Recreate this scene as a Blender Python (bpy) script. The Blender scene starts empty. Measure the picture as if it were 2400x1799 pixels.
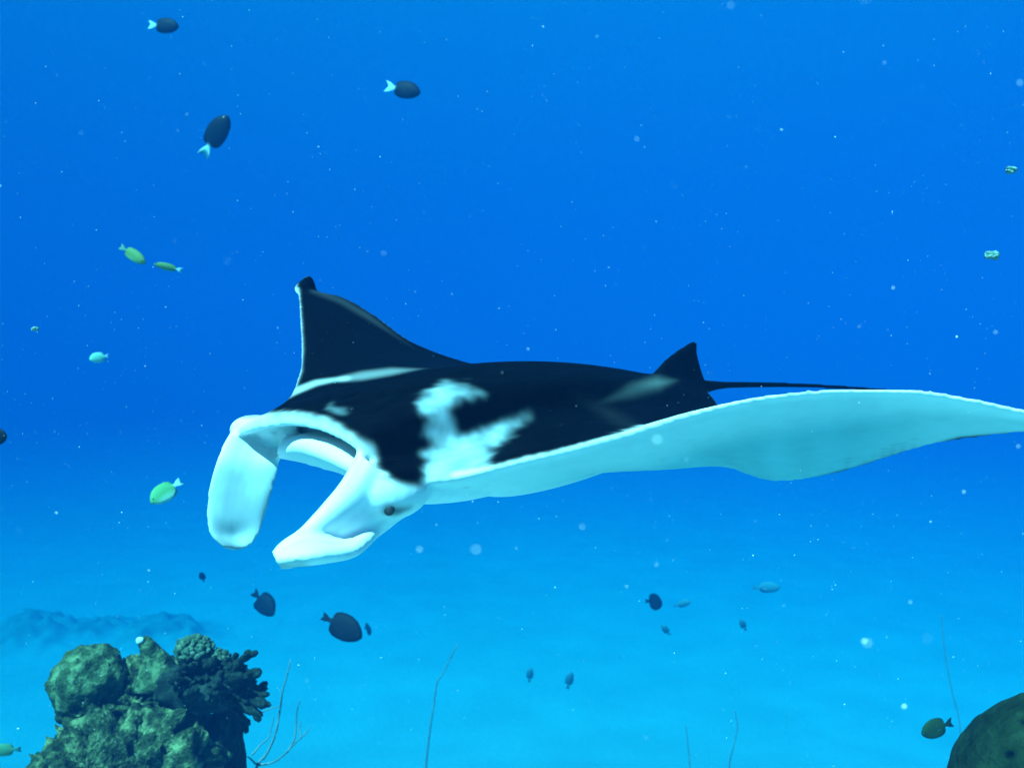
import bpy, bmesh, math, random
import numpy as np
from mathutils import Vector, Matrix, Euler, noise
from mathutils.kdtree import KDTree

random.seed(7)
rng = np.random.default_rng(7)
scene = bpy.context.scene
COL = scene.collection

# ------------------------------------------------------------------ camera, world, sun, exposure
F = 2400 * 28.0 / 36.0                       # focal length in pixels of the 2400 px wide photograph
cam_data = bpy.data.cameras.new('camera')
cam_data.lens = 28.0
cam_data.sensor_width = 36.0
cam_data.clip_start = 0.02
cam_data.clip_end = 800.0
cam_data.dof.use_dof = True
cam_data.dof.focus_distance = 2.1
cam_data.dof.aperture_fstop = 4.0
cam = bpy.data.objects.new('camera', cam_data)
cam.location = (0, 0, 0)
cam.rotation_euler = (math.radians(90), 0, 0)
COL.objects.link(cam)
scene.camera = cam

SUN_ELEV, SUN_AZ = math.radians(56), math.radians(214)    # azimuth: direction the light comes from, clockwise from +Y
world = bpy.data.worlds.new('World')
scene.world = world
world.use_nodes = True
wn = world.node_tree
sky = wn.nodes.new('ShaderNodeTexSky')
sky.sky_type = 'NISHITA'
sky.sun_disc = False
sky.sun_elevation = SUN_ELEV
sky.sun_rotation = SUN_AZ
bgn = wn.nodes['Background']
bgn.inputs['Strength'].default_value = 0.05
wn.links.new(sky.outputs['Color'], bgn.inputs['Color'])

sun_data = bpy.data.lights.new('sun', 'SUN')
sun_data.energy = 5.0
sun_data.angle = math.radians(0.53)
sun_data.color = (1.0, 0.96, 0.9)
sun = bpy.data.objects.new('sun', sun_data)
to_sun = Vector((math.sin(SUN_AZ) * math.cos(SUN_ELEV), math.cos(SUN_AZ) * math.cos(SUN_ELEV), math.sin(SUN_ELEV)))
sun.rotation_euler = to_sun.to_track_quat('Z', 'Y').to_euler()
sun.location = (0, 0, 12)
COL.objects.link(sun)

scene.render.engine = 'CYCLES'
scene.view_settings.view_transform = 'Standard'
scene.view_settings.look = 'None'
scene.view_settings.gamma = 1.0
scene.view_settings.use_curve_mapping = False
scene.view_settings.exposure = 2.4
cy = scene.cycles
cy.use_denoising = True
cy.max_bounces = 8
cy.diffuse_bounces = 3
cy.glossy_bounces = 3
cy.volume_bounces = 4
cy.transparent_max_bounces = 8
cy.caustics_reflective = False
cy.caustics_refractive = False

# ------------------------------------------------------------------ helpers
def P(px, py, d):
    """a place in the sea: photograph pixel and distance along the view axis"""
    return np.array([(px - 1200.0) / F * d, d, (899.5 - py) / F * d])

def proj(v):
    v = np.asarray(v)
    return 1200 + F * v[..., 0] / v[..., 1], 899.5 - F * v[..., 2] / v[..., 1]

def pchip(xs, ys, x):
    xs = np.asarray(xs, float); ys = np.asarray(ys, float); x = np.asarray(x, float)
    if ys.ndim == 1:
        ys = ys[:, None]; flat = True
    else:
        flat = False
    h = np.diff(xs)[:, None]; dl = np.diff(ys, axis=0) / h
    m = np.zeros_like(ys)
    if len(xs) > 2:
        w1 = 2 * h[1:] + h[:-1]; w2 = h[1:] + 2 * h[:-1]
        with np.errstate(divide='ignore', invalid='ignore'):
            mm = (w1 + w2) / (w1 / dl[:-1] + w2 / dl[1:])
        m[1:-1] = np.where(dl[:-1] * dl[1:] > 0, mm, 0)
    m[0] = dl[0]; m[-1] = dl[-1]
    i = np.clip(np.searchsorted(xs, x) - 1, 0, len(xs) - 2)
    t = ((x - xs[i]) / (xs[i + 1] - xs[i]))[:, None]
    hh = h[i]
    r = ((2*t**3 - 3*t**2 + 1) * ys[i] + (t**3 - 2*t**2 + t) * hh * m[i]
         + (-2*t**3 + 3*t**2) * ys[i+1] + (t**3 - t**2) * hh * m[i+1])
    return r[:, 0] if flat else r

def catmull(xs, ys, x):
    """smooth (C1) interpolation of vector rows"""
    xs = np.asarray(xs, float); ys = np.asarray(ys, float); x = np.asarray(x, float)
    m = np.zeros_like(ys)
    d = np.diff(ys, axis=0) / np.diff(xs)[:, None]
    m[0] = d[0]; m[-1] = d[-1]
    if len(xs) > 2:
        h = np.diff(xs)[:, None]
        m[1:-1] = (d[:-1] * h[1:] + d[1:] * h[:-1]) / (h[:-1] + h[1:])
    i = np.clip(np.searchsorted(xs, x) - 1, 0, len(xs) - 2)
    hh = (xs[i+1] - xs[i])[:, None]
    t = ((x - xs[i]) / (xs[i+1] - xs[i]))[:, None]
    return ((2*t**3 - 3*t**2 + 1) * ys[i] + (t**3 - 2*t**2 + t) * hh * m[i]
            + (-2*t**3 + 3*t**2) * ys[i+1] + (t**3 - t**2) * hh * m[i+1])

def new_obj(name, verts, faces, mat=None, parent=None, smooth=True):
    me = bpy.data.meshes.new(name)
    me.from_pydata([tuple(map(float, v)) for v in verts], [], [tuple(int(i) for i in f) for f in faces])
    me.update()
    if smooth:
        me.polygons.foreach_set('use_smooth', [True] * len(me.polygons))
    if mat:
        me.materials.append(mat)
    o = bpy.data.objects.new(name, me)
    COL.objects.link(o)
    if parent:
        o.parent = parent
    return o

def tag(o, label=None, cat=None, group=None, kind=None):
    if label: o['label'] = label
    if cat: o['category'] = cat
    if group: o['group'] = group
    if kind: o['kind'] = kind
    return o

def new_mat(name):
    m = bpy.data.materials.new(name)
    m.use_nodes = True
    nt = m.node_tree
    return m, nt, nt.nodes['Principled BSDF'], nt.nodes['Material Output']

def add_attr(me, name, cols):
    a = me.color_attributes.new(name, 'FLOAT_COLOR', 'POINT')
    c = np.ones((len(me.vertices), 4), np.float32)
    c[:, :3] = cols
    a.data.foreach_set('color', c.ravel())

class MB:
    """collects closed shapes, then links them as one mesh"""
    def __init__(s):
        s.v = []; s.f = []; s.n = 0; s.tags = []
    def add(s, v, f, tagv=None):
        v = np.asarray(v, float)
        s.v.append(v); s.f += [tuple(i + s.n for i in q) for q in f]
        if tagv is not None: s.tags.append(np.asarray(tagv, float))
        s.n += len(v)
    def verts(s):
        return np.concatenate(s.v)

def closed_patch(G, top, bot, nrm=None):
    """slab round a grid of points: G (R,C,3), offsets along the normal above and below"""
    R, C = G.shape[:2]
    if nrm is None:
        du = np.gradient(G, axis=0); dv = np.gradient(G, axis=1)
        nrm = np.cross(du, dv); nrm /= np.linalg.norm(nrm, axis=2, keepdims=True) + 1e-12
    T = G + nrm * top[..., None]; B = G - nrm * bot[..., None]
    v = np.concatenate([T.reshape(-1, 3), B.reshape(-1, 3)])
    o = R * C; idx = np.arange(o).reshape(R, C)
    f = []
    for i in range(R - 1):
        for j in range(C - 1):
            a, b, c, d = idx[i, j], idx[i, j+1], idx[i+1, j+1], idx[i+1, j]
            f.append((a, d, c, b)); f.append((a + o, b + o, c + o, d + o))
    loop = list(idx[0, :]) + list(idx[1:, -1]) + list(idx[-1, -2::-1]) + list(idx[-2:0:-1, 0])
    for k in range(len(loop)):
        a, b = loop[k], loop[(k + 1) % len(loop)]
        f.append((a, b, b + o, a + o))
    return v, f

def tube(pts, rad, n=10):
    """tapered round tube with closed ends"""
    pts = np.asarray(pts, float); rad = np.asarray(rad, float)
    t = np.gradient(pts, axis=0); t /= np.linalg.norm(t, axis=1, keepdims=True) + 1e-12
    ref = np.array([0.3, 0.1, 0.95]); v = []
    for p, r, d in zip(pts, rad, t):
        a = np.cross(d, ref)
        if np.linalg.norm(a) < 1e-3: a = np.cross(d, [1, 0, 0])
        a /= np.linalg.norm(a); b = np.cross(d, a)
        for k in range(n):
            th = 2 * math.pi * k / n
            v.append(p + r * (math.cos(th) * a + math.sin(th) * b))
    f = []
    m = len(pts)
    for i in range(m - 1):
        for k in range(n):
            f.append((i*n + k, i*n + (k+1) % n, (i+1)*n + (k+1) % n, (i+1)*n + k))
    v.append(pts[0] - t[0] * rad[0] * .5); v.append(pts[-1] + t[-1] * rad[-1] * .7)
    for k in range(n):
        f.append((m*n, (k+1) % n, k)); f.append((m*n + 1, (m-1)*n + k, (m-1)*n + (k+1) % n))
    return np.array(v), f

def ball(c, rx, ry, rz, rot=None, nu=20, nv=12):
    v = []; f = []
    for i in range(nv + 1):
        th = math.pi * i / nv
        for k in range(nu):
            ph = 2 * math.pi * k / nu
            v.append((rx * math.sin(th) * math.cos(ph), ry * math.sin(th) * math.sin(ph), rz * math.cos(th)))
    for i in range(nv):
        for k in range(nu):
            f.append((i*nu + k, (i+1)*nu + k, (i+1)*nu + (k+1) % nu, i*nu + (k+1) % nu))
    v = np.array(v)
    if rot is not None: v = v @ np.asarray(rot).T
    return v + np.asarray(c), f

def sstep(a, b, x):
    t = np.clip((x - a) / (b - a), 0, 1)
    return t * t * (3 - 2 * t)

def seg_dist(px, py, x1, y1, x2, y2):
    vx, vy = x2 - x1, y2 - y1
    L = vx * vx + vy * vy + 1e-9
    t = np.clip(((px - x1) * vx + (py - y1) * vy) / L, 0, 1)
    return np.hypot(px - x1 - t * vx, py - y1 - t * vy), t

def poly_mask(px, py, pts, soft):
    """soft mask of a polyline with a radius at each point: [(x, y, r), ...]"""
    m = np.zeros_like(px)
    if len(pts) == 1: pts = pts * 2
    for (x1, y1, r1), (x2, y2, r2) in zip(pts[:-1], pts[1:]):
        d, t = seg_dist(px, py, x1, y1, x2, y2)
        r = r1 + (r2 - r1) * t
        m = np.maximum(m, 1 - sstep(-soft, soft, d - r))
    return m

# ------------------------------------------------------------------ the sea
Z_SAND, Z_TOP = -14.0, 15.0
def build_sea():
    # water: blue scattering, red swallowed first
    m = bpy.data.materials.new('sea_water_volume'); m.use_nodes = True
    nt = m.node_tree; nt.nodes.clear()
    out = nt.nodes.new('ShaderNodeOutputMaterial')
    pv = nt.nodes.new('ShaderNodeVolumePrincipled')
    st = np.array([0.095, 0.0275, 0.0235])           # extinction per metre
    om = np.array([0.0009, 0.083, 0.327])            # single scattering albedo
    D = 0.4
    c = st * om / D
    a = (1 - st * (1 - om) / ((1 - c) * D)) ** 2
    pv.inputs['Color'].default_value = (*c, 1)
    pv.inputs['Absorption Color'].default_value = (*a, 1)
    pv.inputs['Density'].default_value = D
    pv.inputs['Anisotropy'].default_value = -0.22
    nt.links.new(pv.outputs[0], out.inputs['Volume'])
    bm = bmesh.new()
    bmesh.ops.create_cube(bm, size=1.0)
    for v in bm.verts:
        v.co = Vector((v.co.x * 396, v.co.y * 396 + 100, -26.0 if v.co.z < 0 else Z_TOP - 0.02))
    me = bpy.data.meshes.new('haze'); bm.to_mesh(me); bm.free(); me.materials.append(m)
    o = bpy.data.objects.new('haze', me); COL.objects.link(o)
    tag(o, 'clear blue sea water that fades far things to blue', kind='stuff')
    # the surface of the sea overhead: mirrors at a slant, lets light in from above
    m = bpy.data.materials.new('sea_surface'); m.use_nodes = True
    nt = m.node_tree; nt.nodes.clear()
    out = nt.nodes.new('ShaderNodeOutputMaterial')
    mix = nt.nodes.new('ShaderNodeMixShader'); fr = nt.nodes.new('ShaderNodeFresnel')
    tr = nt.nodes.new('ShaderNodeBsdfTransparent'); gl = nt.nodes.new('ShaderNodeBsdfGlossy')
    gl.inputs['Roughness'].default_value = 0.15
    fr.inputs['IOR'].default_value = 1.33
    nt.links.new(fr.outputs[0], mix.inputs[0]); nt.links.new(tr.outputs[0], mix.inputs[1]); nt.links.new(gl.outputs[0], mix.inputs[2])
    nt.links.new(mix.outputs[0], out.inputs['Surface'])
    n = 60; xs = np.linspace(-220, 220, n); v = []; f = []
    for y in xs:
        for x in xs:
            v.append((x, y + 100, Z_TOP + 0.12 + 0.10 * noise.noise((x * .11, y * .13, 0))))
    for i in range(n - 1):
        for j in range(n - 1):
            f.append((i*n + j, i*n + j + 1, (i+1)*n + j + 1, (i+1)*n + j))
    o = new_obj('water', v, f, m)
    tag(o, 'rippled surface of the sea seen from below', kind='structure')

def floor_z(x, y):
    slope = -0.5 - 0.5 * y
    k = 0.9                                       # rounded top and foot of the slope
    top = -k * math.log(math.exp(-slope / k) + math.exp(3.0 / k))
    foot = k * math.log(math.exp(top / k) + math.exp(Z_SAND / k))
    foot += 5.5 * (1 / (1 + math.exp(-(y - 96) / 26.0)) - 0.024)      # the sand climbs again far out
    return (foot + (0.20 if y < 22 else 0.10) * noise.noise((x * .11, y * .11, 3.1)) + 0.07 * noise.noise((x * .45, y * .45, 8.7)))

def build_sand():
    m, nt, b, out = new_mat('pale_coral_sand')
    tc = nt.nodes.new('ShaderNodeTexCoord')
    n1 = nt.nodes.new('ShaderNodeTexNoise'); n1.inputs['Scale'].default_value = 0.35; n1.inputs['Detail'].default_value = 6
    cr = nt.nodes.new('ShaderNodeValToRGB')
    cr.color_ramp.elements[0].position = 0.3; cr.color_ramp.elements[0].color = (0.345, 0.36, 0.335, 1)
    cr.color_ramp.elements[1].position = 0.7; cr.color_ramp.elements[1].color = (0.405, 0.42, 0.395, 1)
    nt.links.new(tc.outputs['Object'], n1.inputs['Vector']); nt.links.new(n1.outputs['Fac'], cr.inputs[0])
    # unseen reef rubble added to set light bounced up from the slope, sand further down
    sx = nt.nodes.new('ShaderNodeSeparateXYZ'); nt.links.new(tc.outputs['Object'], sx.inputs[0])
    n3 = nt.nodes.new('ShaderNodeTexNoise'); n3.inputs['Scale'].default_value = 0.8; n3.inputs['Detail'].default_value = 5
    nt.links.new(tc.outputs['Object'], n3.inputs['Vector'])
    ad = nt.nodes.new('ShaderNodeMath'); ad.operation = 'MULTIPLY_ADD'; ad.inputs[1].default_value = 6.0
    nt.links.new(n3.outputs['Fac'], ad.inputs[0]); nt.links.new(sx.outputs['Y'], ad.inputs[2])
    mr = nt.nodes.new('ShaderNodeMapRange'); mr.inputs['From Min'].default_value = 14.0; mr.inputs['From Max'].default_value = 18.0
    nt.links.new(ad.outputs[0], mr.inputs['Value'])
    rub = nt.nodes.new('ShaderNodeMix'); rub.data_type = 'RGBA'; rub.inputs['A'].default_value = (0.31, 0.37, 0.37, 1)
    nt.links.new(mr.outputs[0], rub.inputs['Factor']); nt.links.new(cr.outputs[0], rub.inputs['B'])
    nt.links.new(rub.outputs['Result'], b.inputs['Base Color'])
    n2 = nt.nodes.new('ShaderNodeTexNoise'); n2.inputs['Scale'].default_value = 5; n2.inputs['Detail'].default_value = 4
    bp = nt.nodes.new('ShaderNodeBump'); bp.inputs['Strength'].default_value = 0.5; bp.inputs['Distance'].default_value = 0.08
    nt.links.new(tc.outputs['Object'], n2.inputs['Vector']); nt.links.new(n2.outputs['Fac'], bp.inputs['Height'])
    nt.links.new(bp.outputs[0], b.inputs['Normal'])
    b.inputs['Roughness'].default_value = 0.95; b.inputs['Specular IOR Level'].default_value = 0.1
    ys = np.concatenate([np.linspace(-95, -6, 18), np.linspace(-5, 40, 110), np.linspace(42, 300, 50)])
    xs = np.concatenate([np.linspace(-195, -22, 25), np.linspace(-20, 20, 100), np.linspace(22, 195, 25)])
    v = [(x, y, floor_z(x, y)) for y in ys for x in xs]
    n = len(xs)
    f = [(i*n + j, i*n + j + 1, (i+1)*n + j + 1, (i+1)*n + j) for i in range(len(ys) - 1) for j in range(n - 1)]
    o = new_obj('sandy_seabed', v, f, m)
    tag(o, 'pale sandy seabed fading into the blue', kind='structure')

build_sea()
build_sand()

# ------------------------------------------------------------------ the manta ray
UP = np.array([0.20, -0.26, 0.94]); UP /= np.linalg.norm(UP)

def build_manta():
    mb = MB()
    # s, leading edge (px, py, distance), trailing edge, thickness above, below, body share
    S = [
        (-1.00, (720, 643, 3.46), (731, 646, 3.48), .016, .016, 0),
        (-0.95, (693, 671, 3.42), (741, 680, 3.50), .017, .017, 0),
        (-0.88, (699, 692, 3.33), (800, 697, 3.52), .010, .010, 0),
        (-0.75, (703, 752, 3.15), (880, 742, 3.50), .016, .014, 0),
        (-0.60, (706, 820, 2.92), (985, 812, 3.42), .026, .022, 0),
        (-0.45, (700, 880, 2.68), (1180, 868, 3.34), .045, .045, .2),
        (-0.32, (660, 950, 2.45), (1480, 895, 3.22), .090, .09, .7),
        (-0.22, (552, 1008, 2.27), (1580, 902, 3.10), .120, .15, 1),
        (-0.12, (604, 985, 2.15), (1615, 905, 3.03), .128, .17, 1),
        (0.00, (690, 974, 2.04), (1640, 908, 2.98), .128, .18, 1),
        (0.10, (765, 990, 1.95), (1655, 918, 2.96), .118, .17, 1),
        (0.20, (838, 1040, 1.87), (1668, 930, 2.93), .110, .15, 1),
        (0.27, (905, 1112, 1.90), (1680, 946, 2.90), .090, .135, .9),
        (0.35, (1020, 1126, 1.88), (1688, 962, 2.84), .070, .120, .6),
        (0.45, (1230, 1078, 1.83), (1695, 1000, 2.72), .050, .076, .3),
        (0.58, (1440, 1022, 1.77), (1705, 1065, 2.50), .032, .072, .1),
        (0.70, (1640, 962, 1.73), (1745, 1106, 2.28), .022, .040, 0),
        (0.80, (1830, 924, 1.69), (1850, 1125, 2.10), .016, .022, 0),
        (0.88, (2030, 913, 1.64), (2000, 1096, 1.97), .012, .012, 0),
        (0.94, (2210, 924, 1.60), (2200, 1036, 1.82), .010, .010, 0),
        (1.00, (2500, 985, 1.54), (2505, 997, 1.56), .006, .006, 0)]
    s0 = np.array([r[0] for r in S])
    LE = np.array([r[1] for r in S]); TE = np.array([r[2] for r in S])
    H = np.array([[r[3], r[4], r[5]] for r in S])
    ns, nt = 170, 70
    ss = np.interp(np.linspace(0, 1, ns), np.linspace(0, 1, len(s0)), s0)
    le = catmull(s0, LE, ss); te = catmull(s0, TE, ss); hh = pchip(s0, H, ss)
    t = 0.5 - 0.5 * np.cos(np.pi * np.linspace(0, 1, nt))
    A = np.array([P(*q) for q in le]); B = np.array([P(*q) for q in te])
    G = A[:, None, :] + (B - A)[:, None, :] * t[None, :, None]
    naca = (0.2969*np.sqrt(t) - 0.126*t - 0.3516*t**2 + 0.2843*t**3 - 0.1036*t**4) / 0.1
    naca = naca / naca.max()
    bod = np.sin(np.pi * t ** 0.8) ** 0.9
    bodb = bod * sstep(0.03, 0.22, t)
    top = hh[:, 0:1] * (naca * (1 - hh[:, 2:3]) + bod * hh[:, 2:3])
    bot = hh[:, 1:2] * (naca * (1 - hh[:, 2:3]) + bodb * hh[:, 2:3])
    top = np.maximum(top, 0.0055); bot = np.maximum(bot, 0.0055)
    # jaw slab is thicker at the rim
    jaw = (np.exp(-((ss) / 0.24) ** 4))[:, None] * np.exp(-(t / 0.07) ** 2)[None, :]
    bot = np.maximum(bot, 0.030 * jaw); top = np.maximum(top, 0.014 * jaw)
    v, f = closed_patch(G, top, bot, np.broadcast_to(UP, G.shape))
    sv = np.repeat(ss[:, None], nt, 1).ravel(); tv = np.repeat(t[None, :], ns, 0).ravel()
    tg = np.zeros((len(v), 4)); half = len(v) // 2
    tg[:half, 0] = 0; tg[half:, 0] = 1                     # 0 back, 1 belly
    tg[:, 1] = np.concatenate([sv, sv]); tg[:, 2] = np.concatenate([tv, tv])
    mb.add(v, f, tg)

    def patch(rows, nr, nc, thick, code, edge=0.25):
        R = np.array([[P(*c) for c in r] for r in rows])
        a, b = R.shape[:2]
        X = catmull(np.arange(a), R.reshape(a, -1), np.linspace(0, a - 1, nr)).reshape(nr, b, 3)
        X = np.stack([catmull(np.arange(b), X[i], np.linspace(0, b - 1, nc)) for i in range(nr)])
        u = np.linspace(0, 1, nc); w = np.linspace(0, 1, nr)
        pr = np.maximum(np.sqrt(np.clip(1 - (2*u - 1) ** 2, 0, 1)), edge)[None, :] * np.interp(w, [0, .8, 1], [thick[0], thick[1], thick[1] * .7])[:, None]
        v, f = closed_patch(X, pr / 2, pr / 2)
        tg = np.zeros((len(v), 4)); tg[:, 0] = code
        tg[:, 1] = np.tile(np.repeat(w, nc), 2); tg[:, 2] = np.tile(np.tile(u, nr), 2)
        mb.add(v, f, tg)

    # far head fin, seen from its inner side
    patch([[(545, 1002, 2.25), (600, 1030, 2.32), (662, 1050, 2.34)],
           [(514, 1062, 2.13), (580, 1090, 2.20), (655, 1085, 2.26)],
           [(493, 1130, 2.06), (565, 1150, 2.135), (641, 1140, 2.20)],
           [(484, 1200, 2.02), (550, 1215, 2.085), (621, 1212, 2.15)],
           [(492, 1250, 2.00), (545, 1262, 2.07), (604, 1260, 2.10)],
           [(524, 1281, 2.00), (552, 1286, 2.03), (582, 1281, 2.05)]], 60, 36, (.045, .022), 2, .3)
    # near head fin, seen from outside, lower edge curled out
    patch([[(842, 1058, 1.90), (868, 1088, 1.83), (912, 1148, 1.87), (938, 1188, 1.88), (945, 1197, 1.885), (952, 1205, 1.89)],
           [(803, 1126, 1.84), (824, 1148, 1.79), (858, 1198, 1.83), (878, 1234, 1.86), (884, 1243, 1.865), (889, 1252, 1.88)],
           [(757, 1183, 1.78), (773, 1198, 1.735), (798, 1234, 1.77), (814, 1268, 1.81), (826, 1288, 1.705), (838, 1299, 1.74)],
           [(706, 1238, 1.725), (717, 1245, 1.698), (728, 1250, 1.71), (739, 1257, 1.725), (748, 1298, 1.615), (757, 1320, 1.66)],
           [(661, 1274, 1.68), (668, 1272, 1.664), (676, 1271, 1.663), (684, 1272, 1.665), (690, 1305, 1.595), (698, 1328, 1.635)],
           [(634, 1294, 1.645), (637, 1299, 1.635), (640, 1303, 1.63), (643, 1307, 1.625), (647, 1316, 1.61), (652, 1335, 1.63)]], 64, 60, (.045, .020), 3, .3)
    # lower jaw: chin, lip, inner edge, gullet
    patch([[(650, 1070, 2.27), (662, 1050, 2.22), (690, 1031, 2.33), (850, 1000, 2.72)],
           [(700, 1080, 2.17), (704, 1042, 2.09), (735, 1024, 2.22), (900, 1005, 2.65)],
           [(745, 1090, 2.10), (748, 1056, 2.00), (780, 1031, 2.13), (950, 1020, 2.55)],
           [(800, 1106, 2.02), (806, 1082, 1.93), (835, 1052, 2.05), (1000, 1040, 2.40)],
           [(850, 1132, 1.90), (856, 1110, 1.88), (885, 1090, 1.98), (1050, 1070, 2.30)]], 44, 40, (.03, .03), 4, .6)
    # inner wall of the far cheek
    patch([[(575, 1006, 2.27), (640, 998, 2.24), (700, 996, 2.24)],
           [(608, 1045, 2.34), (650, 1040, 2.31), (692, 1026, 2.33)],
           [(652, 1074, 2.35), (666, 1070, 2.31), (690, 1064, 2.30)]], 24, 24, (.035, .035), 2, .6)
    # dorsal fin and tail
    patch([[(1516, 893, 2.86), (1575, 905, 2.90), (1655, 908, 2.98)],
           [(1551, 852, 2.87), (1592, 858, 2.90), (1643, 866, 2.95)],
           [(1586, 822, 2.88), (1610, 828, 2.90), (1635, 834, 2.93)],
           [(1616, 804, 2.89), (1625, 800, 2.90), (1634, 803, 2.91)]], 30, 20, (.05, .018), 5, .3)
    patch([[(690, 674, 3.40), (714, 672, 3.43), (743, 682, 3.48)],
           [(702, 660, 3.42), (720, 662, 3.44), (739, 670, 3.47)],
           [(720, 649, 3.45), (726, 648, 3.46), (733, 653, 3.47)]], 16, 16, (.03, .024), 5, .6)
    tp = np.array([(1500, 905, 2.82), (1580, 908, 2.90), (1640, 907, 2.97), (1700, 902, 3.02), (1850, 902, 3.12),
                   (2000, 909, 3.2), (2150, 921, 3.26), (2300, 943, 3.3), (2420, 978, 3.33), (2520, 1030, 3.35)], float)
    tr = [.05, .046, .030, .0145, .0105, .0085, .007, .0062, .006, .006]
    uu = np.linspace(0, 9, 80)
    tc = catmull(np.arange(10), np.array([P(*q) for q in tp]), uu); rr = np.interp(uu, np.arange(10), tr)
    v, f = tube(tc, rr, 10)
    mb.add(v, f, np.tile([6, 0, 0, 0], (len(v), 1)))
    # cheeks that carry the eyes
    ang = math.atan2(-0.6, -0.8); rot = np.array(Matrix.Rotation(ang, 3, 'Z'))
    for c, r in ((P(918, 1146, 1.885), (.100, .07, .072)), (P(1050, 1122, 2.02), (.25, .08, .060)), (P(872, 1132, 1.86), (.05, .045, .042)),
                 (P(594, 1006, 2.37), (.07, .05, .044))):
        v, f = ball(c, *r, rot); mb.add(v, f, np.tile([7, 0, 0, 0], (len(v), 1)))

    src = mb.verts(); tags = np.concatenate(mb.tags)
    raw = new_obj('manta_ray', src, mb.f)
    md = raw.modifiers.new('one_skin', 'REMESH'); md.mode = 'VOXEL'; md.voxel_size = 0.0062; md.use_smooth_shade = True
    md2 = raw.modifiers.new('soften', 'SMOOTH'); md2.factor = 0.5; md2.iterations = 11
    dg = bpy.context.evaluated_depsgraph_get()
    me = bpy.data.meshes.new_from_object(raw.evaluated_get(dg))
    old = raw.data
    raw.modifiers.clear(); raw.data = me; bpy.data.meshes.remove(old)
    me.name = 'manta_ray'
    me.polygons.foreach_set('use_smooth', [True] * len(me.polygons))
    n = len(me.vertices)
    co = np.empty(n * 3, np.float32); me.vertices.foreach_get('co', co); co = co.reshape(-1, 3).astype(float)
    kd = KDTree(len(src))
    for i, p in enumerate(src): kd.insert(p, i)
    kd.balance()
    near = np.array([kd.find(p)[1] for p in co])
    code = tags[near, 0]; s = tags[near, 1]; t = tags[near, 2]
    px, py = proj(co)
    wob = np.array([noise.noise((c[0]*14, c[1]*14, c[2]*14)) for c in co])
    wob2 = np.array([noise.noise((c[0]*40 + 9, c[1]*40, c[2]*40)) for c in co])
    w3 = np.array([noise.noise((c[0]*95 + 4, c[1]*95, c[2]*95)) for c in co])
    hd = co[:, 0] * .8 + co[:, 1] * .6; lt = co[:, 0] * .6 - co[:, 1] * .8
    st_ = np.array([noise.noise((a_ * 7, b_ * 45, c_[2] * 45)) for a_, b_, c_ in zip(hd, lt, co)])
    qx = px + 15 * st_ + 9 * wob + 5 * wob2 + 6 * w3; qy = py + 9 * wob2 - 6 * wob - 5 * w3
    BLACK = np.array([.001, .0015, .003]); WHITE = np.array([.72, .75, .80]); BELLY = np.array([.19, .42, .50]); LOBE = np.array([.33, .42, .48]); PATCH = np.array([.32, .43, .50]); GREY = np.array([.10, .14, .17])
    w = np.zeros(n)                                     # share of white
    back = (code == 0) | (code == 5) | (code == 6) | ((code == 7) & (s == 0))
    M = np.zeros(n)
    near_half = (s > -0.05)
    sh = [[(1008, 948, 20), (1050, 921, 21), (1085, 918, 12)], [(1020, 955, 20), (1040, 1000, 20)],
          [(1030, 1016, 28), (1048, 1052, 40)], [(1070, 1062, 33), (1150, 1026, 21), (1212, 988, 8)],
          [(1036, 1095, 36), (1120, 1066, 28)], [(1020, 1120, 22), (1004, 1150, 16)], [(1010, 1140, 20), (1060, 1118, 8)],
          [(993, 1062, 4), (1030, 1060, 14)]]
    for q in sh: M = np.maximum(M, poly_mask(qx, qy, q, 16) * near_half)
    M = np.maximum(M, .55 * poly_mask(qx, qy, [(1070, 915, 14), (1125, 925, 8)], 12) * near_half)
    M = np.maximum(M, .35 * poly_mask(qx, qy, [(1205, 990, 12), (1240, 975, 8)], 14) * near_half)
    hx = px + 4 * wob; hy = py + 4 * wob2
    M = np.clip(M * (.74 + .40 * wob + .22 * w3 + .30 * st_ + .2 * sstep(1130, 1000, px)), 0, 1)
    HD = poly_mask(hx, hy, [(540, 1008, 20), (610, 990, 17), (690, 985, 16), (760, 1000, 17), (815, 1040, 22), (848, 1070, 30), (845, 1090, 30), (856, 1115, 28)], 13) * (code != 1)
    HD = np.maximum(HD, poly_mask(hx, hy, [(850, 1140, 30), (885, 1152, 36), (940, 1185, 40), (1005, 1196, 52)], 8))
    M = np.maximum(M, .3 * poly_mask(qx, qy, [(778, 957, 5), (800, 966, 7)], 6) * near_half)
    st = poly_mask(px, py, [(640, 945, 5), (690, 917, 7), (740, 897, 6), (780, 890, 4), (815, 886, 4)], 5)
    st2 = poly_mask(px, py, [(800, 888, 5), (850, 880, 9), (920, 870, 7), (1010, 862, -6)], 7)
    fin = poly_mask(px, py, [(1400, 945, -10), (1480, 915, 10), (1540, 898, 12), (1590, 890, -8)], 16)
    # pale edge of the raised near wing and of the far wing
    lep = [(1065, 1112, 7)] + [(float(a), float(b) + 6, 9) for a, b in zip(le[ss > .42][::3, 0], le[ss > .42][::3, 1])]
    rim = poly_mask(px + 3 * w3, py + 4 * w3 + 4 * wob, lep, 6) * (s > .3) * (t < .5)
    frim = poly_mask(px, py, [(690, 908, 3), (703, 870, 3), (706, 820, 3), (702, 750, 3), (698, 695, 3), (692, 672, 7)], 3) * (s < -.3)
    ftr = poly_mask(px, py, [(735, 680, 6), (800, 705, 6), (860, 740, 6), (990, 830, -6)], 8) * (s < -.4)
    col = np.tile(BLACK, (n, 1)) * (1 + .7 * wob2 + .5 * w3)[:, None]
    wob3 = np.array([noise.noise((c[0]*130, c[1]*130, c[2]*130)) for c in co])
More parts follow.
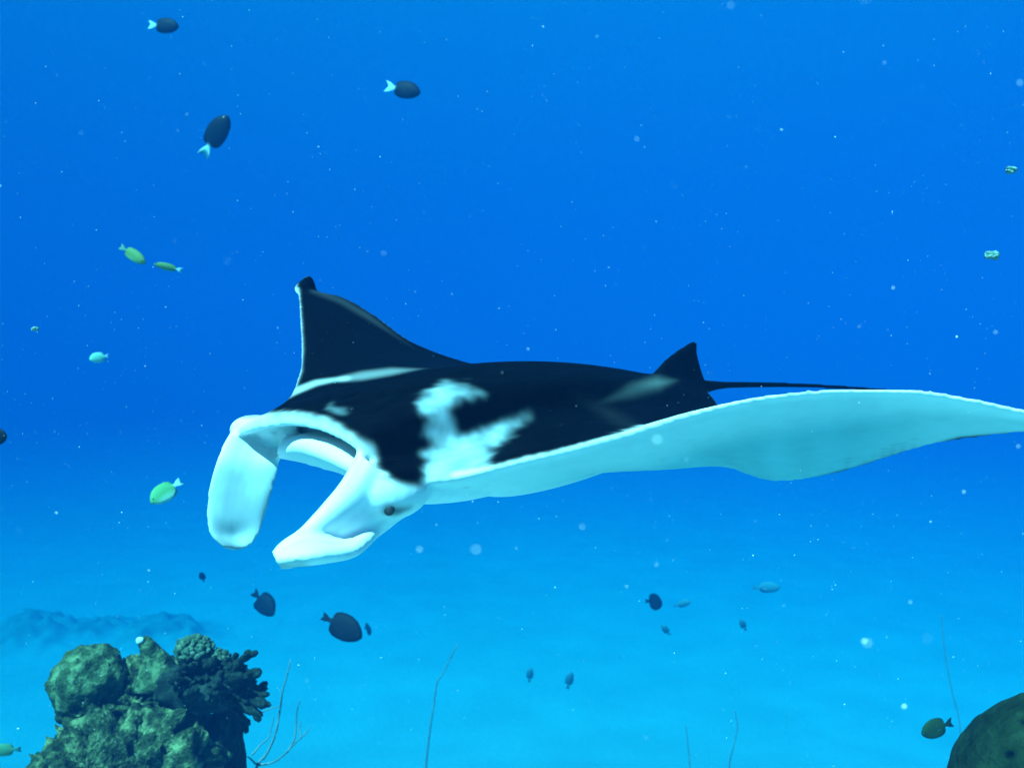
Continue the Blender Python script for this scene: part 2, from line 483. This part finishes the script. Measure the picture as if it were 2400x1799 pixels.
    streak = np.array([noise.noise((b_ * 34, a_ * 3.0, 4.0)) for a_, b_ in zip(s, t)])
    mott = (0.90 + 0.05 * wob2 + 0.05 * wob3 + np.where((code == 2) | (code == 3), .28 * streak, 0))[:, None]
    white = WHITE * mott
    def mixin(m, c):
        nonlocal col
        m = np.asarray(m)[:, None]; col = col * (1 - m) + c * m
    belly = ((code == 1) | (code == 2) | (code == 3) | (code == 4)).astype(float)
    belly = np.where((code == 1) & (s < -.35), 1.0, belly)
    mixin(belly, white)
    mixin((code == 2).astype(float) * .9 * sstep(1060, 1110, py), LOBE * mott)
    pale = np.clip(1 - sstep(.02, .42, t) * .8 - .2, 0, 1) * .75 + .55 * sstep(.86, 1.0, s)  # sun glow along the leading edge and wing tip put into the belly colour
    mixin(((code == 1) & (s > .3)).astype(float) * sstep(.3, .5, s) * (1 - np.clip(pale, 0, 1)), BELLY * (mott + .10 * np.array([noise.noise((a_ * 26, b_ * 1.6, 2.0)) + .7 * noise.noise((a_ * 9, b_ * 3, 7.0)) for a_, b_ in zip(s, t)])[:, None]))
    mixin(np.where(code == 7, poly_mask(hx, hy, [(860, 1150, 45), (940, 1185, 42), (1060, 1200, 50)], 9) + poly_mask(hx, hy, [(545, 1010, 40), (575, 1020, 40)], 8), 0), white)
    mixin(((code == 7) & (py > 1142)).astype(float), white)
    mixin(np.where((code == 0) | (code == 7), M, 0), PATCH * (mott + .35 * wob[:, None] + .15 * w3[:, None]))
    mixin(np.where((code == 0) | (code == 7), HD, 0), white)
    mixin(np.where((code == 0) & (s < .05), st * .4, 0), WHITE)
    mixin(np.where((code == 0) & (s < .05), st2 * .2, 0), WHITE)
    mixin(np.where((code == 0) | (code == 6), fin * .14, 0), np.array([.5, .62, .62]))
    mixin(np.where(code == 0, .012 * poly_mask(px, py, [(1350, 925, -4), (1430, 970, 8), (1490, 1005, 6)], 26), 0), WHITE)  # soft sheen on the back, put into the colour as a faint stroke
    mixin(rim, white); mixin(frim * .5, WHITE); mixin(ftr * .035, WHITE)
    # dark border of the wing's hind edge
    dk = poly_mask(px, py, [(1900, 1122, 2), (2000, 1098, 3), (2100, 1068, 4), (2250, 1028, 5), (2480, 1010, 6)], 3) * (s > .7)
    mixin(np.where(code <= 1, dk, 0), BLACK * 3)
    # grey tips of the head fins
    mixin(np.where(code == 2, .75 * poly_mask(qx, qy, [(518, 1270, 10), (560, 1280, 8)], 13), 0), GREY)
    mixin(np.where(code == 3, .6 * poly_mask(qx, qy, [(655, 1326, 7), (720, 1322, 7)], 10), 0), GREY)
    mixin(poly_mask(px, py, [(642, 1014, 4)], 3), GREY)
    mixin(poly_mask(hx, hy, [(910, 1195, 13), (930, 1197, 10), (962, 1189, 3)], 8) * .85 * (code != 3), GREY * .35)
    ed = np.empty(len(me.edges) * 2, np.int32); me.edges.foreach_get('vertices', ed); ed = ed.reshape(-1, 2)
    deg = np.bincount(ed.ravel(), minlength=n)[:, None]
    for _ in range(3):                                  # soft borders, as in skin
        acc = np.zeros_like(col)
        for k in range(3):
            acc[:, k] = np.bincount(ed[:, 0], col[ed[:, 1], k], n) + np.bincount(ed[:, 1], col[ed[:, 0], k], n)
        col = .35 * col + .65 * acc / deg
    add_attr(me, 'skin', col)
    m, nt, b, out = new_mat('manta_skin')
    at = nt.nodes.new('ShaderNodeAttribute'); at.attribute_name = 'skin'
    nt.links.new(at.outputs['Color'], b.inputs['Base Color'])
    tc = nt.nodes.new('ShaderNodeTexCoord'); nz = nt.nodes.new('ShaderNodeTexNoise')
    nz.inputs['Scale'].default_value = 60; nz.inputs['Detail'].default_value = 4
    bp = nt.nodes.new('ShaderNodeBump'); bp.inputs['Strength'].default_value = 0.06; bp.inputs['Distance'].default_value = 0.003
    nt.links.new(tc.outputs['Object'], nz.inputs['Vector']); nt.links.new(nz.outputs['Fac'], bp.inputs['Height'])
    nt.links.new(bp.outputs[0], b.inputs['Normal'])
    b.inputs['Roughness'].default_value = 0.6; b.inputs['Specular IOR Level'].default_value = 0.01
    me.materials.clear(); me.materials.append(m)
    tag(raw, 'huge black-backed white-bellied manta ray swimming left with raised wings and open mouth', 'manta ray')
    me_, nte, be, _ = new_mat('manta_eye')
    be.inputs['Base Color'].default_value = (.012, .014, .02, 1); be.inputs['Roughness'].default_value = .6
    v, f = ball(P(912, 1193, 1.826), .013, .010, .015, None, 16, 10)
    new_obj('eye', v, f, me_, raw)
    v, f = ball(P(556, 1010, 2.40), .017, .017, .021, None, 16, 10)
    new_obj('eye', v, f, me_, raw)
    return raw

manta = build_manta()

# ------------------------------------------------------------------ fishes
def fish_mesh(deep=.24, tail=.14, fork=.07, wide=.085, fin=.05):
    """one loft from snout to tail fin, length 1 along +X"""
    xs = np.array([.50, .49, .46, .40, .30, .18, .05, -.08, -.18, -.25, -.29, -.32, -.36, -.42, -.50])
    up = np.array([.005, .03, .08, .15, .215, .24, .235, .205, .145, .085, .055, .05, .07, .11, .14]) / .24 * deep
    lo = np.array([.005, .025, .07, .13, .19, .225, .23, .20, .135, .075, .05, .05, .07, .11, .14]) / .24 * deep
    up[-3:] = np.array([.45, .8, 1.0]) * tail; lo[-3:] = up[-3:]
    wd = np.array([.004, .02, .045, .07, .085, .085, .075, .058, .038, .024, .018, .015, .010, .007, .004]) / .085 * wide
    fup = np.array([0, 0, 0, .1, .6, .9, 1, 1.05, 1.1, .55, 0, 0, 0, 0, 0]) * fin
    flo = np.array([0, 0, 0, 0, .1, .35, .5, 1, 1.1, .55, 0, 0, 0, 0, 0]) * fin
    n = 16; v = []; f = []; cx = []
    for i, x in enumerate(xs):
        for k in range(n):
            th = 2 * math.pi * k / n
            c, sn = math.cos(th), math.sin(th)
            z = sn * (up[i] if sn > 0 else lo[i])
            y = c * wd[i]
            if k == n // 4: z += fup[i]; y = 0
            if k == 3 * n // 4: z -= flo[i]; y = 0
            xx = x
            if x < -.33:
                xx = x - fork * (abs(z) / tail) ** 1.3 * (-.33 - x) / .17 + fork * .8 * (1 - abs(z) / tail) * (-.33 - x) / .17
            elif k in (n // 4, 3 * n // 4): xx = x - .04 * (fup[i] + flo[i]) / (fin + 1e-6)
            v.append((xx, y, z)); cx.append(x)
    m = len(xs)
    for i in range(m - 1):
        for k in range(n):
            f.append((i*n + k, i*n + (k+1) % n, (i+1)*n + (k+1) % n, (i+1)*n + k))
    f.append(tuple(range(n - 1, -1, -1))); f.append(tuple((m-1)*n + k for k in range(n)))
    return np.array(v), f, np.array(cx)

fish_mat, nt, b, _ = new_mat('fish_skin')
at = nt.nodes.new('ShaderNodeAttribute'); at.attribute_name = 'skin'
nt.links.new(at.outputs['Color'], b.inputs['Base Color'])
b.inputs['Roughness'].default_value = .6; b.inputs['Specular IOR Level'].default_value = .06
eye_mat, nt, b, _ = new_mat('fish_eye')
b.inputs['Base Color'].default_value = (.01, .01, .012, 1); b.inputs['Roughness'].default_value = .2
ev, ef = ball((0, 0, 0), 1, 1, 1, None, 10, 6)
eye_me = bpy.data.meshes.new('eye'); eye_me.from_pydata([tuple(q) for q in ev], [], ef); eye_me.materials.append(eye_mat)

def fish(name, px, py, d, length_px, heading, yaw, body, tailc, belly, label, cat, group=None, deep=.24, tail=.14, fork=.07, fin=.05, eyes=True, tail_from=-.30):
    """heading: degrees up from image right; yaw: degrees turned towards the camera"""
    v, f, cx = fish_mesh(deep, tail, fork, .085, fin)
    L = length_px * d / F
    o = new_obj(name, v * L, f, fish_mat)
    col = np.tile(np.array(body, float), (len(v), 1))
    k = 1 - sstep(tail_from - .03, tail_from + .03, cx)
    lowm = 1 - sstep(-.16, -.04, v[:, 2])
    col = col * (1 - .6 * lowm[:, None]) + np.array(belly) * .6 * lowm[:, None]
    col = col * (1 - k[:, None]) + np.array(tailc) * k[:, None]
    add_attr(o.data, 'skin', col)
    a = math.radians(heading); y = math.radians(yaw)
    fx = Vector((math.cos(a) * math.cos(y), -math.sin(y), math.sin(a) * math.cos(y)))
    upv = Vector((-math.sin(a), 0, math.cos(a)))
    if upv.z < 0: upv = -upv
    if abs(upv.z) < .3: upv = Vector((upv.x, 0, .3)).normalized()
    upv = (upv - fx * upv.dot(fx)).normalized()
    left = upv.cross(fx)
    M = Matrix((fx, left, upv)).transposed().to_4x4()
    M.translation = Vector(P(px, py, d))
    o.matrix_world = M
    if eyes:
        for sg in (-1, 1):
            e = bpy.data.objects.new('eye', eye_me); COL.objects.link(e); e.parent = o
            e.location = (.40 * L, sg * .062 * L, .035 * L); e.scale = (.026 * L, .014 * L, .026 * L)
    tag(o, label, cat, group)
    return o

DK = (.005, .007, .010); PALE = (.34, .50, .54); OL = (.10, .16, .05); OLY = (.20, .34, .07)
G1 = 'dark surgeonfish with pale tails high in the water'
fish('surgeonfish', 386, 61, 11.5, 70, -6, 5, DK, PALE, DK, 'dark oval fish with pale tail nearest the top edge on the left', 'fish', G1, .25, .15, .1, .03)
fish('surgeonfish', 948, 211, 11.0, 80, -14, 8, DK, PALE, DK, 'dark oval fish with bright tail raised up left above the manta', 'fish', G1, .25, .17, .12, .03)
fish('surgeonfish', 507, 315, 10.0, 104, 55, 5, DK, PALE, DK, 'dark oval fish climbing steeply with its pale tail pointing down left', 'fish', G1, .24, .14, .1, .03)
G2 = 'small green fish left of the manta'
fish('chromis', 312, 598, 6.5, 76, -33, 10, OL, (.08, .16, .12), (.25, .42, .22), 'olive green fish diving right beside a smaller pale-tailed one', 'fish', G2, .17, .10, .06, .03)
fish('chromis', 393, 626, 7.0, 62, 168, 12, OL, PALE, (.2, .4, .2), 'small slim olive fish with pale tail just right of a bigger olive one', 'fish', G2, .13, .10, .05, .02)
fish('damselfish', 388, 1153, 5.0, 82, 224, 42, (.09, .24, .10), PALE, (.40, .65, .55), 'bright yellow green fish with pale face left of the manta head fin', 'fish', G2, .26, .12, .06, .04)
fish('damselfish', 232, 838, 8.5, 44, 200, 50, (.22, .45, .35), PALE, (.4, .6, .5), 'tiny blurred pale green fish alone at the left', 'fish', G2, .26, .12, .05, .04, eyes=False)
G3 = 'dark damselfish hovering over the reef'
fish('damselfish', 619, 1415, 10.5, 74, -42, 18, DK, DK, DK, 'dark ragged-finned fish pointing down right above the branching coral', 'fish', G3, .27, .15, .09, .10)
fish('damselfish', 803, 1469, 6.8, 108, -24, 14, (.008, .010, .014), (.01, .012, .02), DK, 'big black fish with raised tail below the manta head fins', 'fish', G3, .265, .10, .05, .05)
fish('damselfish', 862, 1474, 17, 46, 10, 62, DK, DK, DK, 'faint blue fish half hidden behind the nose of the big black fish', 'fish', G3, .3, .12, .05, .05, eyes=False)
fish('damselfish', 1533, 1410, 14, 46, 6, 44, DK, DK, DK, 'round dark blue fish seen end on over the open sand', 'fish', G3, .42, .12, .05, .04, eyes=False)
fish('damselfish', 474, 1351, 15, 26, 100, 20, DK, DK, DK, 'tiny faint dark fish above the left of the branching coral', 'fish', G3, .28, .12, .05, .04, eyes=False)
fish('damselfish', -8, 1024, 4.2, 56, 4, 10, DK, DK, DK, 'dark fish cut off by the left edge of the picture', 'fish', G3, .34, .12, .05, .04)
fish('damselfish', 2194, 1706, 3.9, 80, 196, 10, (.015, .03, .010), (.010, .02, .02), (.03, .06, .02), 'plump dark olive fish with forked tail beside the boulder', 'fish', G3, .27, .15, .09, .04)
fish('damselfish', 10, 1757, 7.0, 66, 178, 14, (.10, .18, .08), (.06, .12, .1), (.12, .25, .12), 'greenish fish at the left edge beside the foot of the coral rock', 'fish', G3, .2, .1, .06, .04, eyes=False)
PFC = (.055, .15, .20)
G4 = 'faint far fish over the sand'
for px, py, d, L, h, lab in ((1335, 1592, 17, 46, 80, 'very faint fish hanging upright over pale sand, the right of two'),
                             (1242, 1580, 17.5, 38, 84, 'very faint fish hanging upright over pale sand, the left of two'),
                             (1560, 1475, 17, 34, 130, 'very faint small fish below the round dark blue fish'),
                             (1600, 1414, 18, 40, 20, 'very faint fish just right of the round dark blue fish'),
                             (1741, 1463, 17, 34, 120, 'very faint small fish midway between the round dark fish and boulder'),
                             (1798, 1376, 18, 60, 5, 'very faint long fish, the rightmost of the far ones')):
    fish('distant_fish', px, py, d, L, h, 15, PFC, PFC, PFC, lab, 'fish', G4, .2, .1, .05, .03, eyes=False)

# ------------------------------------------------------------------ reef
def reef_mat(name, c0, c1, c2, scale, bump=.6):
    m, nt, b, _ = new_mat(name)
    tc = nt.nodes.new('ShaderNodeTexCoord')
    n1 = nt.nodes.new('ShaderNodeTexNoise'); n1.inputs['Scale'].default_value = scale; n1.inputs['Detail'].default_value = 8; n1.inputs['Roughness'].default_value = .65
    cr = nt.nodes.new('ShaderNodeValToRGB')
    e = cr.color_ramp.elements
    e[0].position = .36; e[0].color = (*c0, 1); e[1].position = .66; e[1].color = (*c2, 1)
    q = e.new(.5); q.color = (*c1, 1)
    nt.links.new(tc.outputs['Object'], n1.inputs['Vector']); nt.links.new(n1.outputs['Fac'], cr.inputs[0]); nt.links.new(cr.outputs[0], b.inputs['Base Color'])
    n2 = nt.nodes.new('ShaderNodeTexNoise'); n2.inputs['Scale'].default_value = scale * 4; n2.inputs['Detail'].default_value = 6
    bp = nt.nodes.new('ShaderNodeBump'); bp.inputs['Strength'].default_value = bump; bp.inputs['Distance'].default_value = .03
    nt.links.new(tc.outputs['Object'], n2.inputs['Vector']); nt.links.new(n2.outputs['Fac'], bp.inputs['Height']); nt.links.new(bp.outputs[0], b.inputs['Normal'])
    b.inputs['Roughness'].default_value = .9; b.inputs['Specular IOR Level'].default_value = .1
    return m

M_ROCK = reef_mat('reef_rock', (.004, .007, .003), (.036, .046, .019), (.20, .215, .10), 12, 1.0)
M_MASS = reef_mat('massive_coral_skin', (.010, .017, .007), (.042, .060, .026), (.155, .19, .095), 12, .8)
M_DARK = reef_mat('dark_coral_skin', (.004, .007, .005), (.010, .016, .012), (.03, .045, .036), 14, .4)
M_CAUL = reef_mat('knobbly_coral_skin', (.02, .035, .022), (.06, .09, .055), (.15, .19, .13), 30, .4)
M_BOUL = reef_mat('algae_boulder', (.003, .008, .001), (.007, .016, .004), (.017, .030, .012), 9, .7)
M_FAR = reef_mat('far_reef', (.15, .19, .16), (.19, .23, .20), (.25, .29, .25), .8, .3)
M_WHIP = reef_mat('sea_whip_skin', (.06, .105, .14), (.09, .15, .18), (.125, .195, .225), 6, .2)

def ico(sub):
    bm = bmesh.new(); bmesh.ops.create_icosphere(bm, subdivisions=sub, radius=1)
    v = np.array([q.co[:] for q in bm.verts]); f = [tuple(x.index for x in q.verts) for q in bm.faces]
    bm.free(); return v, f
ICO = {k: ico(k) for k in (1, 2, 3, 4, 5, 6)}

def lump(name, c, r, seed, mat, sub=5, rough=.18, freq=1.6, pits=0.0, down=1.0, parent=None, fine=.05):
    v, f = ICO[sub]
    out = []
    for p in v:
        q = Vector(p)
        h = rough * noise.fractal(q * freq + Vector((seed * 7.3, 1.7, seed)), 1.0, 2.1, 4)
        h += fine * noise.noise(q * freq * 4 + Vector((seed, 0, 3))) + .6 * fine * noise.noise(q * freq * 9 + Vector((0, seed, 3)))
        if pits:
            w = noise.noise(q * freq * 2.6 + Vector((3, seed, 5)))
            h -= pits * max(0.0, w - .15) * 2.4
            w = noise.noise(q * freq * 5.5 + Vector((seed, 9, 5)))
            h -= .6 * pits * max(0.0, w - .12) * 2
        z = p[2] * (down if p[2] < 0 else 1.0)
        out.append(((1 + h) * p[0] * r[0], (1 + h) * p[1] * r[1], (1 + h) * z * r[2]))
    o = new_obj(name, out, f, mat, parent)
    o.location = c
    return o

# bommie at the lower left
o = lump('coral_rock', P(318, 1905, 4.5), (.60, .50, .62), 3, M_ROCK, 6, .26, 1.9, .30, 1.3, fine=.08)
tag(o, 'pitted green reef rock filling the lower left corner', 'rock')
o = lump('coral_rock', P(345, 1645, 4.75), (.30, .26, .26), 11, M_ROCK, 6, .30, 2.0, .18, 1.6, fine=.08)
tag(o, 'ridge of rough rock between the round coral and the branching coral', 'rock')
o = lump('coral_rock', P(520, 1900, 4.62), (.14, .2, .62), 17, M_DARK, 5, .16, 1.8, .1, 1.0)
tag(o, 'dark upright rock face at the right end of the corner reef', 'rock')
o = lump('massive_coral', P(208, 1596, 4.6), (.205, .2, .205), 5, M_MASS, 5, .13, 2.0, .05, 1.3, fine=.03)
tag(o, 'smooth rounded green coral head at the left of the reef', 'coral')
# horn shaped sponge-like point
hb = MB(); pts = [P(372, 1600, 4.66), P(366, 1560, 4.66), P(355, 1530, 4.65), P(342, 1510, 4.64), P(330, 1500, 4.63)]
v, f = tube(catmull(np.arange(5), np.array(pts), np.linspace(0, 4, 24)), np.interp(np.linspace(0, 4, 24), np.arange(5), [.15, .095, .06, .042, .03]), 22)
v = np.array([np.array(p) + .014 * np.array(noise.noise_vector(Vector(p) * 14)) for p in v])
hb.add(v, f)
o = new_obj('horn_coral', hb.verts(), hb.f, M_MASS)
tag(o, 'pointed horn of coral with a pale tip rising from the reef ridge', 'coral')
tv, tf = ball(P(328, 1500, 4.61), .022, .022, .020)
new_obj('tip', tv, tf, reef_mat('pale_tip', (.5, .6, .55), (.6, .7, .65), (.7, .75, .7), 20), o)

def knobby(name, c, R, squash, n, kr, mat, seed, label):
    r = random.Random(seed); mb = MB()
    v, f = ICO[3]; mb.add(v * np.array([R, R, R * squash]) * .9, f)
    kv, kf = ICO[2]
    for i in range(n):
        z = 1 - 2 * (i + .5) / n; ph = i * 2.39996 + r.uniform(-.2, .2); q = math.sqrt(1 - z * z)
        p = np.array([q * math.cos(ph), q * math.sin(ph), z]) * np.array([R, R, R * squash]) * r.uniform(.88, 1.08)
        mb.add(kv * kr * r.uniform(.7, 1.2) + p, kf)
    o = new_obj(name, mb.verts(), mb.f, mat); o.location = c
    tag(o, label, 'coral'); return o
knobby('cauliflower_coral', P(455, 1522, 4.5), .092, .82, 150, .017, M_CAUL, 4, 'round knobbly coral tuft at the top of the reef')
knobby('cauliflower_coral', P(508, 1545, 4.52), .066, .8, 90, .014, M_CAUL, 8, 'small knobbly coral leaning against the right of the round tuft')

# dark branching coral
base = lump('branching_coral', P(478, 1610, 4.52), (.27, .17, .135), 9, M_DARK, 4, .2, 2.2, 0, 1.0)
tag(base, 'dark branching coral with stubby fingers spreading right', 'coral')
def branch_mesh(seed):
    r = random.Random(seed); mb = MB()
    n = 9; zz = np.linspace(0, 1, n)
    pts = np.stack([.10 * np.sin(zz * 2.5 + seed), .08 * np.cos(zz * 2 + seed * 2) - .08 * math.cos(seed * 2), zz], 1)
    v, f = tube(pts, .13 + .05 * np.sin(zz * 9 + seed) + .02 * zz, 9); mb.add(v, f)
    for k in range(r.randint(3, 5)):
        t = r.uniform(.45, .95); a = r.uniform(0, 6.28); L = r.uniform(.2, .38)
        p0 = np.array([np.interp(t, zz, pts[:, j]) for j in range(3)])
        dr = np.array([math.cos(a), math.sin(a), .75]); dr /= np.linalg.norm(dr)
        q = np.array([p0 + dr * L * w for w in np.linspace(0, 1, 5)])
        v, f = tube(q, [.10, .10, .10, .105, .09], 8); mb.add(v, f)
    me = bpy.data.meshes.new('branch'); me.from_pydata([tuple(x) for x in mb.verts()], [], mb.f)
    me.polygons.foreach_set('use_smooth', [True] * len(me.polygons)); me.materials.append(M_DARK)
    return me
BR = [branch_mesh(k) for k in range(5)]
r = random.Random(21); bl = base.location.copy()
tips = [(505, 1548), (532, 1542), (552, 1532), (578, 1530), (572, 1560), (600, 1572), (598, 1596), (622, 1602), (622, 1622), (607, 1640), (618, 1655),
        (596, 1662), (606, 1684), (580, 1690), (562, 1660), (548, 1580), (520, 1575), (490, 1570), (560, 1610), (585, 1622), (540, 1640), (460, 1572), (430, 1580), (575, 1645), (535, 1600), (515, 1610),
        (400, 1590), (415, 1572), (438, 1560), (462, 1552), (486, 1548), (410, 1612), (432, 1600), (456, 1592), (482, 1590), (500, 1600), (440, 1625), (465, 1618), (490, 1628), (520, 1630), (545, 1560), (565, 1585)]
for k, (x, y) in enumerate(tips):
    tip = Vector(P(x, y, (4.5 if k < 26 else 4.33) + r.uniform(-.12, .1)))
    root = bl + Vector(((tip.x - bl.x) * .35, r.uniform(-.05, .05), (tip.z - bl.z) * .25))
    dr = tip - root; L = dr.length
    b_ = bpy.data.objects.new('branch', BR[k % 5]); COL.objects.link(b_); b_.parent = base
    M = dr.to_track_quat('Z', 'Y').to_matrix().to_4x4()
    w = min(.16, max(.10, L * .7))
    b_.matrix_local = Matrix.Translation(root - bl) @ M @ Matrix.Rotation(r.uniform(0, 6.28), 4, 'Z') @ Matrix.Diagonal((w, w, L, 1))

# thin bushy gorgonian right of the reef
def soft_tube(name, pts, r0, r1, mat, parent=None, n=30):
    A = np.array([P(*q) for q in pts]); u = np.linspace(0, len(pts) - 1, n)
    v, f = tube(catmull(np.arange(len(pts)), A, u), np.linspace(r0, r1, n), 7)
    return new_obj(name, v, f, mat, parent)
dg = 5.4
g = soft_tube('gorgonian', [(585, 2090, dg), (590, 1900, dg), (600, 1800, dg), (625, 1765, dg), (645, 1720, dg), (655, 1670, dg + .03), (662, 1620, dg), (672, 1585, dg), (681, 1545, dg)], .012, .004, M_WHIP)
tag(g, 'thin bare gorgonian twigs right of the branching coral', 'soft coral')
for pts, r0 in (([(605, 1792, dg), (640, 1785, dg - .03), (668, 1765, dg - .06), (692, 1740, dg - .08), (712, 1722, dg - .09), (728, 1703, dg - .1)], .011),
                ([(672, 1763, dg - .06), (690, 1730, dg - .03), (694, 1690, dg), (697, 1660, dg), (704, 1640, dg)], .010),
                ([(590, 1768, dg), (610, 1745, dg + .05), (628, 1728, dg + .08), (636, 1705, dg + .1), (642, 1680, dg + .1)], .010),
                ([(618, 1778, dg), (634, 1750, dg - .05), (646, 1715, dg - .08), (652, 1690, dg - .08)], .009),
                ([(606, 1672, dg), (622, 1664, dg), (640, 1658, dg), (652, 1654, dg)], .008),
                ([(600, 1790, dg), (586, 1776, dg), (575, 1770, dg)], .009),
                ([(706, 1727, dg - .09), (702, 1708, dg - .05), (706, 1690, dg - .04)], .008)):
    soft_tube('twig', pts, r0 * .75, .003, M_WHIP, g, 16)

# sea whips on the sandy slope
def whip(pts, r0, r1, label):
    x, y, d = pts[-1]
    p = P(x, y, d); zf = floor_z(p[0], p[1]) - .05
    ptl = pts + [(x + (8 if len(pts) % 2 else -6), 899.5 - zf * F / d, d)]
    o = soft_tube('sea_whip', ptl[::-1], r0, r1, M_WHIP, None, 50)
    tag(o, label, 'soft coral', 'thin sea whips standing on the sand')
dw = 10.5
whip([(1073, 1507, dw), (1039, 1575, dw), (1024, 1600, dw), (1017, 1650, dw), (1008, 1706, dw), (998, 1799, dw)], 0.0160, 0.0075, 'long bent sea whip left of centre at the bottom edge')
whip([(1607, 1700, dw), (1613, 1750, dw), (1617, 1799, dw)], 0.0104, 0.0060, 'shortest sea whip at the bottom, left of a taller one')
whip([(1723, 1664, dw), (1728, 1706, dw), (1716, 1760, dw), (1709, 1799, dw)], 0.0112, 0.0060, 'sea whip with a bent top right of the shortest one')
whip([(2206, 1440, dw), (2215, 1530, dw), (2232, 1620, dw), (2247, 1680, dw), (2252, 1730, dw), (2250, 1799, dw)], 0.0112, 0.0060, 'tall sea whip rising behind the olive fish and the boulder')

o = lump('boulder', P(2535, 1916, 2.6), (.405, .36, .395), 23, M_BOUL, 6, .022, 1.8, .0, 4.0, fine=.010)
tag(o, 'dark green algae-covered boulder in the lower right corner', 'rock')

def mound(px, d, rx, h, seed, label):
    """low patch of reef that thins out into the sand round it"""
    n = 56; v = []; f = []; cm = []
    cx = P(px, 900, d)[0]
    for j in range(n):
        for i in range(n):
            u, w = 2.2 * (2 * i / (n - 1) - 1), 2.2 * (2 * j / (n - 1) - 1)
            x = cx + u * rx; y = d + w * rx * .8
            g = math.exp(-(u * u + w * w) * 1.1)
            q = noise.fractal(Vector((x * .5, y * .5, seed)), 1.0, 2.0, 5)
            gg = max(0.0, g * (1 + .5 * q) - .03)
            gg = min(gg, .55 + .25 * gg)
            v.append((x, y, floor_z(x, y) - .02 + h * gg * (1 + .5 * noise.noise(Vector((x * 1.7, y * 1.7, seed))))))
            cm.append(min(1.0, max(0.0, 1.6 * gg + .25 * q * (g > .05))))
    for j in range(n - 1):
        for i in range(n - 1):
            f.append((j*n + i, j*n + i + 1, (j+1)*n + i + 1, (j+1)*n + i))
    o = new_obj('reef_mound', v, f, M_FAR)
    cm = np.array(cm)[:, None]
    add_attr(o.data, 'growth', np.repeat(cm, 3, 1))
    tag(o, label, 'reef', 'far reef mounds fading into the blue')
nt = M_FAR.node_tree; b = nt.nodes['Principled BSDF']
at = nt.nodes.new('ShaderNodeAttribute'); at.attribute_name = 'growth'
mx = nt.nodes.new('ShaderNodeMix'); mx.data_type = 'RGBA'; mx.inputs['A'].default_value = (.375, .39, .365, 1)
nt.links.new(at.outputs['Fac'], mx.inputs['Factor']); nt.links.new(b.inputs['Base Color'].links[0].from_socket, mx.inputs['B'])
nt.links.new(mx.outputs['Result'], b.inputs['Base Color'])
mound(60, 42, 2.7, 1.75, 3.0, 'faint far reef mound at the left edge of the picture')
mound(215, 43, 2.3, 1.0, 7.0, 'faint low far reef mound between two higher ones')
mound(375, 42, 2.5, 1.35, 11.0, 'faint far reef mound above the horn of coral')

# ------------------------------------------------------------------ drifting specks
m, nt, b, _ = new_mat('plankton'); b.inputs['Base Color'].default_value = (.6, .66, .68, 1); b.inputs['Roughness'].default_value = .8
ov = np.array([(1, 0, 0), (-1, 0, 0), (0, 1, 0), (0, -1, 0), (0, 0, 1), (0, 0, -1)], float)
of = np.array([(0, 2, 4), (2, 1, 4), (1, 3, 4), (3, 0, 4), (2, 0, 5), (1, 2, 5), (3, 1, 5), (0, 3, 5)])
N = 22000
pos = np.stack([rng.uniform(-3.2, 3.2, N), rng.uniform(.28, 4.6, N), rng.uniform(-2.0, 2.2, N)], 1)
rad = np.clip(rng.lognormal(math.log(.00043), .55, N), .0002, .003)
sc = rng.uniform(.5, 1.6, (N, 3))
V = (pos[:, None, :] + ov[None] * rad[:, None, None] * sc[:, None, :]).reshape(-1, 3)
Fc = (of[None] + 6 * np.arange(N)[:, None, None]).reshape(-1, 3)
o = new_obj('marine_snow', V, Fc, m, smooth=False)
tag(o, 'fine white specks of plankton drifting in the water', kind='stuff')
M_FLAKE = reef_mat('flake', (.09, .19, .18), (.14, .26, .25), (.22, .36, .34), 60)
for (px, py, d, rp, sd, lab) in ((2369, 399, 1.7, 10, 1, 'pale drifting flake at the right edge, the upper of two'), (2326, 598, 1.7, 12, 2, 'pale drifting flake near the right edge above the raised wing tip, lower of two'),
                                 (82, 770, 1.6, 6, 3, 'small pale blue drifting flake at the left edge')):
    o = lump('plankton_flake', P(px, py, d), (rp * 1.15 * d / F, rp * d / F, rp * .85 * d / F), sd, M_FLAKE, 4, .45, 1.5, fine=.1)
    tag(o, lab, 'plankton', 'larger pale flakes drifting in the water')
